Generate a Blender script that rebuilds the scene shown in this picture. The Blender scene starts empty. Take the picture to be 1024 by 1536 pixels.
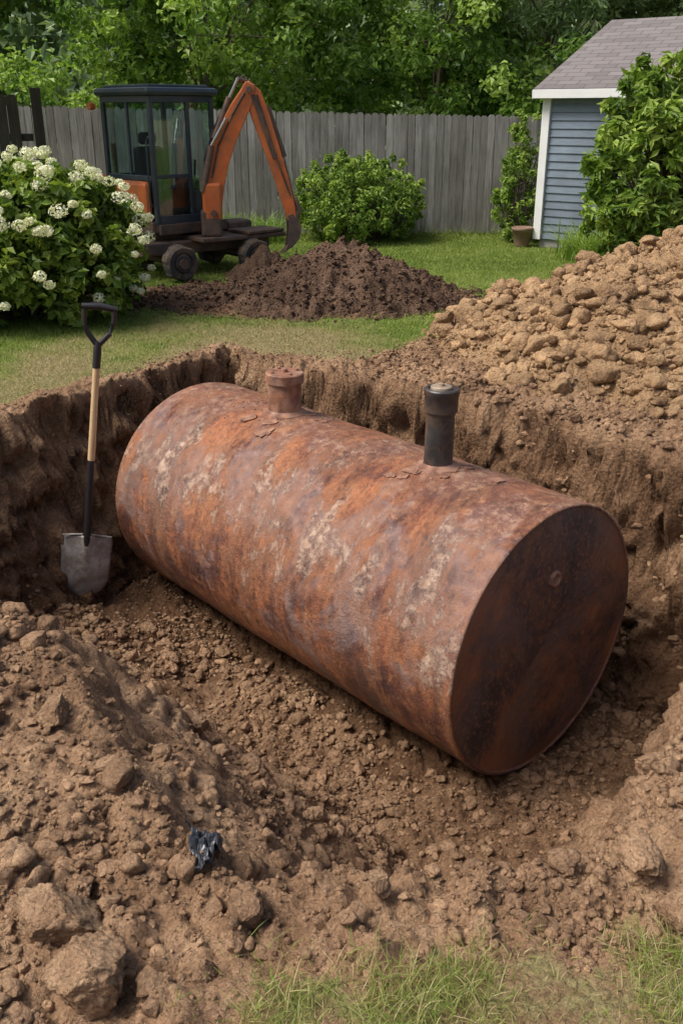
import bpy,bmesh,math,random
import numpy as np
from mathutils import Vector,Matrix
rng=np.random.default_rng(7); random.seed(7)
S=bpy.context.scene
COL=S.collection
# ---------------------------------------------------------------- noise
def _h(ix,iy,iz,s):
    n=(ix*374761393+iy*668265263+iz*1103515245+s*362437)&0xFFFFFFFF
    n=((n^(n>>13))*1274126177)&0xFFFFFFFF
    return ((n^(n>>16))&0xFFFFFF)/float(0xFFFFFF)
def vn(x,y,z=0.0,s=0):
    x=np.asarray(x,float);y=np.asarray(y,float);z=np.zeros_like(x)+z
    x0=np.floor(x).astype(np.int64);y0=np.floor(y).astype(np.int64);z0=np.floor(z).astype(np.int64)
    fx=x-x0;fy=y-y0;fz=z-z0
    fx=fx*fx*(3-2*fx);fy=fy*fy*(3-2*fy);fz=fz*fz*(3-2*fz)
    def L(a,b,t):return a+(b-a)*t
    c=L(L(L(_h(x0,y0,z0,s),_h(x0+1,y0,z0,s),fx),L(_h(x0,y0+1,z0,s),_h(x0+1,y0+1,z0,s),fx),fy),
        L(L(_h(x0,y0,z0+1,s),_h(x0+1,y0,z0+1,s),fx),L(_h(x0,y0+1,z0+1,s),_h(x0+1,y0+1,z0+1,s),fx),fy),fz)
    return c*2-1
def fbm(x,y,z=0.0,o=4,s=0,g=.5):
    a=1;t=0;r=0
    for i in range(o):
        r=r+a*vn(x,y,z,s+i*17);t+=a;a*=g
        x,y=(x*1.6-y*1.2)+3.1,(x*1.2+y*1.6)+7.7;z=np.asarray(z)*2.03+1.3
    return r/t
def ss(t):
    t=np.clip(t,0,1);return t*t*(3-2*t)
# ---------------------------------------------------------------- mesh helpers
def np_mesh(name,V,F,mat,smooth=True,attrs=None,parent=None):
    me=bpy.data.meshes.new(name)
    V=np.ascontiguousarray(V,dtype=np.float32);F=np.ascontiguousarray(F,dtype=np.int32)
    n,k=F.shape
    me.vertices.add(len(V));me.vertices.foreach_set('co',V.ravel())
    me.loops.add(n*k);me.loops.foreach_set('vertex_index',F.ravel())
    me.polygons.add(n);me.polygons.foreach_set('loop_start',np.arange(0,n*k,k,dtype=np.int32))
    me.polygons.foreach_set('use_smooth',np.full(n,smooth,dtype=bool))
    for a,v in (attrs or {}).items():
        at=me.attributes.new(a,'FLOAT','POINT');at.data.foreach_set('value',np.ascontiguousarray(v,dtype=np.float32))
    me.update(calc_edges=True)
    ob=bpy.data.objects.new(name,me);COL.objects.link(ob)
    if mat:me.materials.append(mat)
    if parent:par(ob,parent)
    return ob
def par(ob,p):
    ob.parent=p;ob.matrix_parent_inverse=Matrix.Translation(-Vector(p.location)) 
def empty(name,loc=(0,0,0)):
    e=bpy.data.objects.new(name,None);e.location=loc;e.empty_display_size=.2;COL.objects.link(e);return e
def bm_obj(name,bm,mat,parent=None,bevel=0,smooth=False,seg=2):
    me=bpy.data.meshes.new(name);bm.normal_update();bm.to_mesh(me);bm.free()
    me.materials.append(mat)
    if smooth:
        for p in me.polygons:p.use_smooth=True
    ob=bpy.data.objects.new(name,me);COL.objects.link(ob)
    if bevel:
        m=ob.modifiers.new('b','BEVEL');m.width=bevel;m.segments=seg;m.limit_method='ANGLE'
    if parent:par(ob,parent)
    return ob
def box(name,c,size,mat,rz=0,parent=None,bevel=.01,rot=None):
    bm=bmesh.new();bmesh.ops.create_cube(bm,size=1)
    M=Matrix.Translation(c)@(rot if rot else Matrix.Rotation(rz,4,'Z'))@Matrix.Diagonal((*size,1))
    bmesh.ops.transform(bm,matrix=M,verts=bm.verts)
    return bm_obj(name,bm,mat,parent,bevel)
def tube_np(pts,rad,seg=10,cap=True):
    pts=[Vector(p) for p in pts];V=[];F=[]
    up=Vector((0,0,1))
    for i,p in enumerate(pts):
        t=(pts[min(i+1,len(pts)-1)]-pts[max(i-1,0)]).normalized()
        a=t.cross(Vector((.3,.9,.1)) if abs(t.z)>.9 else up).normalized();b=t.cross(a)
        for k in range(seg):
            w=2*math.pi*k/seg
            V.append(p+(a*math.cos(w)+b*math.sin(w))*rad[i])
    for i in range(len(pts)-1):
        for k in range(seg):
            k2=(k+1)%seg
            F.append((i*seg+k,i*seg+k2,(i+1)*seg+k2,(i+1)*seg+k))
    if cap:
        for base,pp in ((0,pts[0]),((len(pts)-1)*seg,pts[-1])):
            c=len(V);V.append(pp)
            for k in range(seg):
                F.append((base+k,base+(k+1)%seg,c,c))
    return V,F
def bm_from(V,F):
    bm=bmesh.new();vs=[bm.verts.new(v) for v in V]
    for f in F:
        f2=list(dict.fromkeys(f))
        if len(f2)>2:
            try:bm.faces.new([vs[i] for i in f2])
            except ValueError:pass
    bmesh.ops.recalc_face_normals(bm,faces=bm.faces)
    return bm
def tube(name,pts,rad,mat,parent=None,seg=14,smooth=True):
    if not hasattr(rad,'__len__'):rad=[rad]*len(pts)
    V,F=tube_np(pts,rad,seg)
    ob=bm_obj(name,bm_from(V,F),mat,parent,0,smooth)
    if smooth:
        m=ob.modifiers.new('e','EDGE_SPLIT');m.split_angle=math.radians(50)
    return ob
def revolve(prof,seg=48):
    V=[];F=[]
    for z,r in prof:
        for k in range(seg):
            w=2*math.pi*k/seg;V.append((r*math.cos(w),r*math.sin(w),z))
    for i in range(len(prof)-1):
        for k in range(seg):
            k2=(k+1)%seg;F.append((i*seg+k,i*seg+k2,(i+1)*seg+k2,(i+1)*seg+k))
    return V,F
# ---------------------------------------------------------------- materials
def mat(name):
    m=bpy.data.materials.new(name);m.use_nodes=True;nt=m.node_tree;nt.nodes.clear()
    out=nt.nodes.new('ShaderNodeOutputMaterial');b=nt.nodes.new('ShaderNodeBsdfPrincipled')
    nt.links.new(b.outputs[0],out.inputs[0]);return m,nt,b,out
def N(nt,t,**k):
    n=nt.nodes.new(t)
    for a,v in k.items():setattr(n,a,v)
    return n
def noise(nt,co,scale,detail=4,rough=.55,dist=0):
    n=N(nt,'ShaderNodeTexNoise');n.inputs['Scale'].default_value=scale;n.inputs['Detail'].default_value=detail
    n.inputs['Roughness'].default_value=rough;n.inputs['Distortion'].default_value=dist
    if co is not None:nt.links.new(co,n.inputs['Vector'])
    return n.outputs['Fac']
def voro(nt,co,scale,rnd=1.0):
    n=N(nt,'ShaderNodeTexVoronoi',feature='F1');n.inputs['Scale'].default_value=scale;n.inputs['Randomness'].default_value=rnd
    nt.links.new(co,n.inputs['Vector']);return n.outputs['Distance']
def ramp(nt,fac,stops):
    r=N(nt,'ShaderNodeValToRGB');e=r.color_ramp.elements
    while len(e)<len(stops):e.new(.5)
    for i,(p,c) in enumerate(stops):
        e[i].position=p;e[i].color=(*c,1) if len(c)==3 else c
    nt.links.new(fac,r.inputs[0]);return r.outputs[0]
def mixc(nt,f,a,b,mode='MIX'):
    m=N(nt,'ShaderNodeMix',data_type='RGBA',blend_type=mode)
    for i,v in ((0,f),(6,a),(7,b)):
        if isinstance(v,(int,float)):m.inputs[i].default_value=v
        elif isinstance(v,tuple):m.inputs[i].default_value=(*v,1) if len(v)==3 else v
        else:nt.links.new(v,m.inputs[i])
    return m.outputs[2]
def mth(nt,op,a,b=0.0,clamp=False):
    m=N(nt,'ShaderNodeMath',operation=op);m.use_clamp=clamp
    for i,v in ((0,a),(1,b)):
        if isinstance(v,(int,float)):m.inputs[i].default_value=v
        else:nt.links.new(v,m.inputs[i])
    return m.outputs[0]
def bump(nt,b,h,strength=.5,dist=.01,prev=None,inv=False):
    n=N(nt,'ShaderNodeBump');n.inputs['Strength'].default_value=strength;n.inputs['Distance'].default_value=dist;n.invert=inv
    nt.links.new(h,n.inputs['Height'])
    if prev is not None:nt.links.new(prev,n.inputs['Normal'])
    nt.links.new(n.outputs[0],b.inputs['Normal']);return n.outputs[0]
def objco(nt):
    return N(nt,'ShaderNodeTexCoord').outputs['Object']
def attr(nt,n):
    return N(nt,'ShaderNodeAttribute',attribute_name=n).outputs['Fac']
def simple(name,c,rough=.5,metal=0,var=.25,scale=8,bs=.15,c2=None,dirt=0,dc=(.16,.105,.06)):
    m,nt,b,o=mat(name);co=objco(nt)
    n=noise(nt,co,scale,4,.6)
    cc=c2 or tuple(v*(1-var) for v in c)
    col=ramp(nt,n,[(.35,cc),(.65,c)])
    if dirt:
        d=ramp(nt,noise(nt,co,scale*.7,5,.7,.4),[(.45,(0,0,0)),(.62,(1,1,1))])
        col=mixc(nt,mth(nt,'MULTIPLY',d,dirt),col,dc)
    nt.links.new(col,b.inputs['Base Color'])
    b.inputs['Roughness'].default_value=rough;b.inputs['Metallic'].default_value=metal
    bump(nt,b,noise(nt,co,scale*8,3,.6),bs,.004)
    return m
SL=(.51,.335,.20);SM=(.335,.202,.116);SD=(.155,.088,.051)
def soil_mat(name,light,mid,dk,grass=False,shade=False):
    m,nt,b,o=mat(name);co=objco(nt)
    n1=noise(nt,co,1.7,4,.6);n2=noise(nt,co,14,5,.72);n3=noise(nt,co,120,2,.7)
    f=mth(nt,'ADD',mth(nt,'MULTIPLY',n1,.40),mth(nt,'ADD',mth(nt,'MULTIPLY',n2,.34),mth(nt,'MULTIPLY',n3,.26)))
    col=ramp(nt,f,[(.37,dk),(.5,mid),(.62,light)])
    if shade:
        col=mixc(nt,1.0,col,ramp(nt,attr(nt,'shade'),[(0,(.58,.56,.54)),(.5,(.95,.95,.95)),(1,(1.3,1.28,1.25))]),'MULTIPLY')
    if grass:
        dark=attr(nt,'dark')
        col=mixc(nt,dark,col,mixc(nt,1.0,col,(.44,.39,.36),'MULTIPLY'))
        g=attr(nt,'grass');dry=attr(nt,'dry')
        gn=noise(nt,co,3,4,.65);gf=noise(nt,co,60,3,.7)
        green=ramp(nt,mth(nt,'ADD',mth(nt,'MULTIPLY',gn,.6),mth(nt,'MULTIPLY',gf,.4)),[(.36,(.075,.12,.02)),(.5,(.15,.21,.036)),(.66,(.25,.29,.07))])
        straw=ramp(nt,gf,[(.35,(.20,.145,.075)),(.65,(.40,.32,.16))])
        gm=mth(nt,'MULTIPLY',mth(nt,'ADD',mth(nt,'MULTIPLY',gn,1.2),mth(nt,'SUBTRACT',dry,.6)),1.3,True)
        gc=mixc(nt,mth(nt,'MULTIPLY',gm,dry),green,straw)
        gk=ramp(nt,mth(nt,'ADD',g,mth(nt,'MULTIPLY',mth(nt,'SUBTRACT',n2,.5),.8)),[(.4,(0,0,0)),(.6,(1,1,1))])
        col=mixc(nt,gk,col,gc)
    nt.links.new(col,b.inputs['Base Color']);b.inputs['Roughness'].default_value=.95
    b.inputs['Specular IOR Level'].default_value=.12
    p=bump(nt,b,voro(nt,co,42),.9,.022,None,True)
    bump(nt,b,noise(nt,co,75,4,.8),1.0,.016,p)
    return m
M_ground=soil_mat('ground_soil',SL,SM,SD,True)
M_pile=soil_mat('loose_soil',(.60,.40,.225),(.44,.28,.152),(.22,.132,.072),shade=True)
M_clod=soil_mat('clod_soil',(.55,.365,.22),(.37,.228,.134),(.19,.112,.066),shade=True)
M_dark=soil_mat('topsoil',(.22,.14,.09),(.13,.079,.052),(.06,.037,.026),shade=True)
def tank_mat():
    m,nt,b,o=mat('rusted_steel');co=objco(nt)
    mp=N(nt,'ShaderNodeMapping');nt.links.new(co,mp.inputs[0]);mp.inputs['Scale'].default_value=(1.15,.85,.85);mp.inputs['Rotation'].default_value=(0,.3,.35)
    mv=mp.outputs[0]
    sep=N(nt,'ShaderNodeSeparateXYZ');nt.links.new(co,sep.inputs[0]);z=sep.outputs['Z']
    n1=noise(nt,mv,2.0,7,.70,.35)
    base=ramp(nt,n1,[(.34,(.055,.030,.028)),(.42,(.15,.055,.034)),(.49,(.26,.092,.042)),(.56,(.42,.165,.070)),(.63,(.33,.135,.070)),(.72,(.19,.08,.05))])
    n4=noise(nt,co,34,5,.78)
    base=mixc(nt,mth(nt,'MULTIPLY',ramp(nt,n4,[(.47,(0,0,0)),(.56,(1,1,1))]),.75),base,(.10,.036,.025))
    n5=noise(nt,co,17,6,.80)
    base=mixc(nt,mth(nt,'MULTIPLY',ramp(nt,n5,[(.55,(0,0,0)),(.60,(1,1,1))]),.7),base,(.46,.185,.075))
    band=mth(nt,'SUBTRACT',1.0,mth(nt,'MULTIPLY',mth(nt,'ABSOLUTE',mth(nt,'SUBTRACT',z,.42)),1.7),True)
    mp3=N(nt,'ShaderNodeMapping');nt.links.new(co,mp3.inputs[0]);mp3.inputs['Scale'].default_value=(9,1.1,1.1);mp3.inputs['Rotation'].default_value=(0,0,.12)
    st=noise(nt,mp3.outputs[0],1.6,5,.65,.2)
    base=mixc(nt,1.0,base,ramp(nt,st,[(.38,(.60,.56,.56)),(.5,(1,1,1)),(.62,(1.2,1.12,1.05))]),'MULTIPLY')
    n2=noise(nt,mv,2.4,6,.66,.5)
    gz=mth(nt,'ADD',n2,mth(nt,'MULTIPLY',band,.13))
    g=ramp(nt,gz,[(.55,(0,0,0)),(.62,(1,1,1))])
    gcol=ramp(nt,n5,[(.38,(.16,.105,.10)),(.62,(.38,.275,.24))])
    base=mixc(nt,mth(nt,'MULTIPLY',g,.62),base,gcol)
    n6=noise(nt,mv,1.35,6,.66,.6)
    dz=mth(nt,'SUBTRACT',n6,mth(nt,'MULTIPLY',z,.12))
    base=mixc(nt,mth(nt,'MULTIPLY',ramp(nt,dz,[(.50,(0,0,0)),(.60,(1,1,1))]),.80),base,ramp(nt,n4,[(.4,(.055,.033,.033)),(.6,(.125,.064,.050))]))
    mp2=N(nt,'ShaderNodeMapping');nt.links.new(co,mp2.inputs[0]);mp2.inputs['Scale'].default_value=(2.0,1.1,.9);mp2.inputs['Rotation'].default_value=(.3,.5,-.45);mp2.inputs['Location'].default_value=(3.3,1.2,.7)
    n3=noise(nt,mp2.outputs[0],2.0,10,.72,.2)
    pz=mth(nt,'ADD',n3,mth(nt,'MULTIPLY',band,.14))
    p=ramp(nt,pz,[(.615,(0,0,0)),(.65,(.6,.6,.6)),(.70,(1,1,1))])
    spk=ramp(nt,noise(nt,co,16,8,.82),[(.43,(0,0,0)),(.53,(1,1,1))])
    pk=mth(nt,'MULTIPLY',p,spk)
    base=mixc(nt,mth(nt,'MULTIPLY',pk,.82),base,ramp(nt,n5,[(.36,(.46,.27,.175)),(.6,(.68,.49,.36))]))
    e=ramp(nt,pz,[(.54,(0,0,0)),(.60,(1,1,1)),(.64,(0,0,0))])
    base=mixc(nt,mth(nt,'MULTIPLY',e,.5),base,(.42,.185,.085))
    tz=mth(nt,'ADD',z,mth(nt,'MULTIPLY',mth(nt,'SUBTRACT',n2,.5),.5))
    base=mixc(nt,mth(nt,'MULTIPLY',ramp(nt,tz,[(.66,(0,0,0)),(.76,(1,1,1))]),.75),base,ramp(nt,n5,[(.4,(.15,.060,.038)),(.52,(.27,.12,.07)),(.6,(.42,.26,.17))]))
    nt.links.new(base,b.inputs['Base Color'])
    r=ramp(nt,n4,[(.35,(.30,)*3),(.65,(.60,)*3)]);nt.links.new(r,b.inputs['Roughness'])
    b.inputs['Metallic'].default_value=.05
    q=bump(nt,b,noise(nt,co,42,5,.82),1.0,.014)
    bump(nt,b,pk,.7,.006,q)
    return m
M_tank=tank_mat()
def cap_mat():
    m,nt,b,o=mat('rusted_end_plate');co=objco(nt)
    n1=noise(nt,co,2.0,7,.70,.5)
    c=ramp(nt,n1,[(.36,(.045,.032,.034)),(.46,(.085,.052,.050)),(.54,(.20,.085,.052)),(.66,(.38,.16,.08))])
    n2=noise(nt,co,3.3,6,.72,.2)
    c=mixc(nt,mth(nt,'MULTIPLY',ramp(nt,n2,[(.48,(0,0,0)),(.58,(1,1,1))]),.65),c,(.135,.105,.105))
    sep=N(nt,'ShaderNodeSeparateXYZ');nt.links.new(co,sep.inputs[0])
    ry=mth(nt,'SQRT',mth(nt,'ADD',mth(nt,'MULTIPLY',sep.outputs['Y'],sep.outputs['Y']),mth(nt,'MULTIPLY',sep.outputs['Z'],sep.outputs['Z'])))
    ed=mth(nt,'ADD',ry,mth(nt,'MULTIPLY',mth(nt,'SUBTRACT',n1,.5),.9))
    c=mixc(nt,mth(nt,'MULTIPLY',ramp(nt,ed,[(.58,(0,0,0)),(.78,(1,1,1))]),.65),c,(.30,.13,.07))
    c=mixc(nt,mth(nt,'MULTIPLY',ramp(nt,noise(nt,co,36,5,.8),[(.53,(0,0,0)),(.60,(1,1,1))]),.75),c,(.31,.145,.085))
    nt.links.new(c,b.inputs['Base Color']);b.inputs['Roughness'].default_value=.40;b.inputs['Metallic'].default_value=.05
    bump(nt,b,noise(nt,co,42,5,.82),.9,.012)
    return m
M_cap=cap_mat()
M_rust=simple('rust_pipe',(.34,.15,.082),.65,.1,c2=(.13,.056,.036),scale=14,bs=.6,dirt=.45,dc=(.42,.28,.20))
M_blackpipe=simple('black_pipe',(.062,.058,.056),.40,.1,scale=10,bs=.25,c2=(.028,.026,.025),dirt=.55,dc=(.16,.09,.055))
M_flake=simple('rust_scale',(.34,.18,.11),.85,0,c2=(.14,.062,.04),scale=20,bs=.6)
def leaf_mat(name,stops,trans=.35,rough=.5):
    m,nt,b,o=mat(name)
    c=ramp(nt,attr(nt,'shade'),stops)
    nt.links.new(c,b.inputs['Base Color']);b.inputs['Roughness'].default_value=rough
    b.inputs['Specular IOR Level'].default_value=.35
    if trans>0:
        t=N(nt,'ShaderNodeBsdfTranslucent');tc=mixc(nt,.5,c,mixc(nt,1.0,c,(1.4,1.5,.5),'MULTIPLY'));nt.links.new(tc,t.inputs[0])
        mx=N(nt,'ShaderNodeMixShader');mx.inputs[0].default_value=trans
        nt.links.new(b.outputs[0],mx.inputs[1]);nt.links.new(t.outputs[0],mx.inputs[2]);nt.links.new(mx.outputs[0],o.inputs[0])
    return m
M_leafA=leaf_mat('tree_leaves',[(0,(.07,.14,.022)),(.5,(.18,.30,.05)),(1,(.36,.48,.11))],.4)
M_leafB=leaf_mat('tree_leaves_pale',[(0,(.12,.19,.07)),(.5,(.22,.32,.13)),(1,(.40,.49,.24))],.35)
M_leafC=leaf_mat('hazy_distant_leaves',[(0,(.17,.24,.12)),(.5,(.30,.40,.20)),(1,(.46,.55,.32))],.2,.8)  # distance haze painted into the leaf colour: paler, greyer greens than nearer trees
M_leafD=leaf_mat('tree_leaves_dark',[(0,(.035,.075,.016)),(.5,(.085,.165,.03)),(1,(.18,.29,.05))],.35)
M_leafH=leaf_mat('hydrangea_leaves',[(0,(.06,.11,.017)),(.5,(.16,.25,.036)),(1,(.34,.42,.08))],.3,.42)
M_leafS=leaf_mat('shrub_leaves',[(0,(.08,.15,.022)),(.5,(.20,.31,.047)),(1,(.40,.50,.12))],.35,.45)
M_petal=leaf_mat('hydrangea_petals',[(0,(.66,.66,.44)),(.5,(.82,.81,.64)),(1,(.90,.89,.78))],.3,.6)
M_grass=leaf_mat('grass_blades',[(0,(.09,.14,.022)),(.45,(.18,.25,.042)),(.8,(.30,.34,.08)),(1,(.50,.42,.22))],.3,.5)
M_straw=leaf_mat('dry_grass_blades',[(0,(.15,.18,.04)),(.4,(.32,.28,.11)),(1,(.54,.44,.25))],.2,.6)
M_bark=simple('bark',(.16,.125,.095),.9,0,c2=(.08,.06,.047),scale=12,bs=.8)
M_white=simple('white_trim',(.76,.76,.74),.5,0,var=.08,scale=3)
M_orange=simple('orange_paint',(.70,.18,.04),.45,0,c2=(.56,.13,.03),scale=5,bs=.08,dirt=.4)
M_cabframe=simple('cab_frame_paint',(.038,.058,.072),.35,0,var=.3,scale=6,bs=.05,dirt=.12)
M_steel=simple('worn_dark_steel',(.08,.062,.052),.6,.2,scale=9,bs=.4,c2=(.17,.10,.065))
M_chrome=simple('piston_steel',(.45,.45,.44),.25,.9,scale=5,bs=.02)
M_rubber=simple('rubber',(.05,.045,.041),.85,0,scale=10,bs=.4,dirt=.7)
M_seat=simple('seat_vinyl',(.022,.022,.025),.6,0,scale=10,bs=.1)
def glass():
    m,nt,b,o=mat('cab_glass')
    t=N(nt,'ShaderNodeBsdfTransparent');t.inputs[0].default_value=(.82,.90,.90,1)
    g=N(nt,'ShaderNodeBsdfGlossy');g.inputs['Roughness'].default_value=.03;g.inputs[0].default_value=(.8,.9,.95,1)
    mx=N(nt,'ShaderNodeMixShader');mx.inputs[0].default_value=.08;nt.links.new(t.outputs[0],mx.inputs[1]);nt.links.new(g.outputs[0],mx.inputs[2])
    nt.links.new(mx.outputs[0],o.inputs[0]);return m
M_glass=glass()
def wood(name,a,bc,scale=(40,40,3),rough=.8,useshade=True):
    m,nt,b,o=mat(name);co=objco(nt)
    mp=N(nt,'ShaderNodeMapping');nt.links.new(co,mp.inputs[0]);mp.inputs['Scale'].default_value=scale
    n=noise(nt,mp.outputs[0],1,4,.6,.3)
    c=ramp(nt,n,[(.3,a),(.7,bc)])
    if useshade:
        c=mixc(nt,1.0,c,ramp(nt,attr(nt,'shade'),[(0,(.62,.60,.58)),(1,(1.0,1.0,1.0))]),'MULTIPLY')
        st=ramp(nt,noise(nt,co,1.1,4,.6),[(.4,(.72,.72,.70)),(.6,(1,1,1))])
        c=mixc(nt,1.0,c,st,'MULTIPLY')
    nt.links.new(c,b.inputs['Base Color']);b.inputs['Roughness'].default_value=rough
    bump(nt,b,n,.4,.004);return m
M_fence=wood('weathered_fence_wood',(.25,.235,.215),(.47,.44,.41))
M_fenceD=wood('dark_fence_wood',(.065,.055,.042),(.14,.12,.095))
M_siding=wood('blue_siding',(.165,.21,.26),(.21,.265,.33),(6,6,40),.6)
# ---------------------------------------------------------------- terrain
RIM=[(-.95,7.7,.5),(-.35,7.15,.48),(.3,6.78,.48),(.87,6.25,.5),(1.4,5.66,.48),(1.96,5.08,.5),(2.4,4.5,.5),(2.3,3.9,.6),(1.8,3.35,.65),(1.38,2.85,.68),
(1.08,2.35,.72),(.78,1.98,.80),(.4,1.84,.8),(0,1.80,.85),(-.30,1.80,1.0),(-.55,2.15,1.3),(-.85,2.65,1.4),(-1.3,3.25,1.3),(-2.0,3.85,.9),(-2.6,4.6,.7),(-2.5,5.3,.66),(-2.15,5.85,.6),(-1.66,6.5,.5),(-1.3,7.15,.5)]
def sdf(x,y):
    best=np.full(x.shape,1e9);w=np.zeros(x.shape);ins=np.zeros(x.shape,bool)
    n=len(RIM)
    for i in range(n):
        ax,ay,aw=RIM[i];bx,by,bw=RIM[(i+1)%n]
        ex,ey=bx-ax,by-ay;t=np.clip(((x-ax)*ex+(y-ay)*ey)/(ex*ex+ey*ey),0,1)
        dd=np.hypot(x-ax-t*ex,y-ay-t*ey);m=dd<best
        best=np.where(m,dd,best);w=np.where(m,aw+(bw-aw)*t,w)
        c=((ay>y)!=(by>y))&(x<(bx-ax)*(y-ay)/((by-ay) if by!=ay else 1e-9)+ax);ins^=c
    return np.where(ins,best,-best),w
TC=np.array([1.06,4.17]);TA=np.array([-.671,.741]);TE=np.array([.741,.671]);TR=.75;TL=3.13;TZ=-.72
def masks(x,y,d):
    n=fbm(x*1.3,y*1.3,0,4,5)
    dout=-d
    lf=ss((-x+.1)/1.0)
    far=ss((dout-.22+.16*lf+n*(.35-.2*lf))/(.5-.3*lf))*ss((y-4.6)/1.0)
    left=ss((.9-x+n*.8+ (y-7.6)*.9)/.7)
    far=far*np.maximum(left,ss((y-9.2-np.maximum(x-1.5,0)*.5+n*.5)/.6))
    pile=ss((2.75-np.hypot(x-3.5,(y-7.7)*1.0)+n*.4)/.4);far=far*(1-pile)
    md=np.hypot((x+.05)/1.85,(y-9.75)/.95);mound=ss((1.2-md+n*.35)/.35)
    tr=np.hypot((x+1.5)/1.2,(y-10.1)/.7);mound=np.maximum(mound,ss((1.1-tr+n*.5)/.35))
    far=far*(1-mound)
    near=ss((1.62-y+n*.14+vn(x*9,y*9,0,3)*.05+vn(x*24,y*24,0,4)*.03)/.15)*ss((x+.36+n*.3)/.25)
    side=ss((np.abs(x)-3.4+n*.3)/.5)*(y<=5.6)*(x<0)+ss((x-6+n)/.6)*(y<=9.5)
    g=np.clip(np.maximum(np.maximum(far,near),side),0,1)
    dry=np.where(y>4,ss((1.9-dout+n*1.3)/1.7)*.85+.12*ss(n+.3),.6+n*.5)
    return g,np.clip(dry,0,1),mound
def H(x,y,full=False):
    d0,w=sdf(x,y)
    d=d0+fbm(x*1.1,y*1.1,0,3,21)*.13+vn(x*4.3,y*4.3,0,9)*.055+vn(x*11,y*11,0,10)*.02
    o=-((x-TC[0])*TE[0]+(y-TC[1])*TE[1])
    D=1.47-.50*ss((o-.85)/1.7)-.12*ss((-x-.6)/.8)
    t=np.clip(d/w,0,1)
    k=ss((w-.5)/.4)
    prof=(1-(1-t)**2.3)*(1-k)+(1-(1-t)**1.5)*k
    prof=prof+.05*np.sin(prof*9+fbm(x*2,y*2,0,2,23)*4)*ss(t/.1)*ss((1-t)/.3)*(1-.6*k)
    h=-D*prof
    g,dry,mound=masks(x,y,d)
    soil=1-g*.93
    h=h+.13*np.exp(-(((x+1.55)/.55)**2+((y-2.35)/.75)**2))+.08*np.exp(-(((x-1.6)/.5)**2+((y-2.1)/.6)**2))
    fade=np.exp(-np.maximum(np.hypot(x,y-5)-9,0)/4)
    lump=fbm(x*1.7,y*1.7,0,3,31)*.07-.06+np.abs(vn(x*5.5,y*5.5,0,41))*.055+np.abs(vn(x*12,y*12,h*6,42))*.046+np.abs(vn(x*25,y*25,h*10,43))*.030+np.abs(vn(x*44,y*44,h*15,45))*.015
    h=h+lump*soil*fade*np.where(y<9,1,.6)+g*(fbm(x*.8,y*.8,0,3,51)*.03)*fade
    if full:return h,d,w,g,dry,mound
    return h
def graded(a,b,step,lo,hi,gl,gh):
    mid=list(np.arange(a,b,step));out=[];v=a;s=step
    while v>lo:s*=gl;v-=s;out.append(v)
    up=[];v=mid[-1];s=step
    while v<hi:s*=gh;v+=s;up.append(v)
    return np.array(out[::-1]+mid+up)
gx=graded(-2.7,2.5,.0135,-220,220,1.05,1.05)
gy=graded(1.3,7.7,.0135,-60,260,1.12,1.03)
X,Y=np.meshgrid(gx,gy)
Z,d,w,g,dry,mound=H(X,Y,True)
gyd,gxd=np.gradient(d,gy,gx)
for _ in range(4):
    for A_ in (gxd,gyd):A_[1:-1,1:-1]=(A_[1:-1,1:-1]*2+A_[:-2,1:-1]+A_[2:,1:-1]+A_[1:-1,:-2]+A_[1:-1,2:])/6
gl=np.hypot(gxd,gyd)+1e-6
t=np.clip(d/w,0,1);wall=np.maximum(ss(t/.05)*ss((1-t)/.35)*ss((.85-w)/.25),.25*ss(t/.12)*ss((1-t)/.3))
dis=(fbm(X*2.2,Y*2.2,Z*3.0,4,61)*.20+np.abs(vn(X*6.5,Y*6.5,Z*6.5,66))*.14+np.abs(vn(X*14,Y*14,Z*14,67))*.09+np.abs(vn(X*29,Y*29,Z*28,68))*.05-.10)*wall
X2=X-gxd/gl*dis;Y2=Y-gyd/gl*dis
V=np.stack([X2,Y2,Z],-1).reshape(-1,3)
ny,nx=X.shape;idx=np.arange(ny*nx).reshape(ny,nx)
F=np.stack([idx[:-1,:-1],idx[:-1,1:],idx[1:,1:],idx[1:,:-1]],-1).reshape(-1,4)
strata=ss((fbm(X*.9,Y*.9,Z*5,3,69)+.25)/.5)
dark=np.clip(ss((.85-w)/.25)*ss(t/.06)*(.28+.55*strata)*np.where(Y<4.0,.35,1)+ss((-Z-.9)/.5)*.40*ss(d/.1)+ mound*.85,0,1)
gatt=g*np.where(Y<3,.52,1)
ground=np_mesh('ground',V,F,M_ground,True,{'grass':gatt.ravel(),'dry':dry.ravel(),'dark':dark.ravel()})
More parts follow.
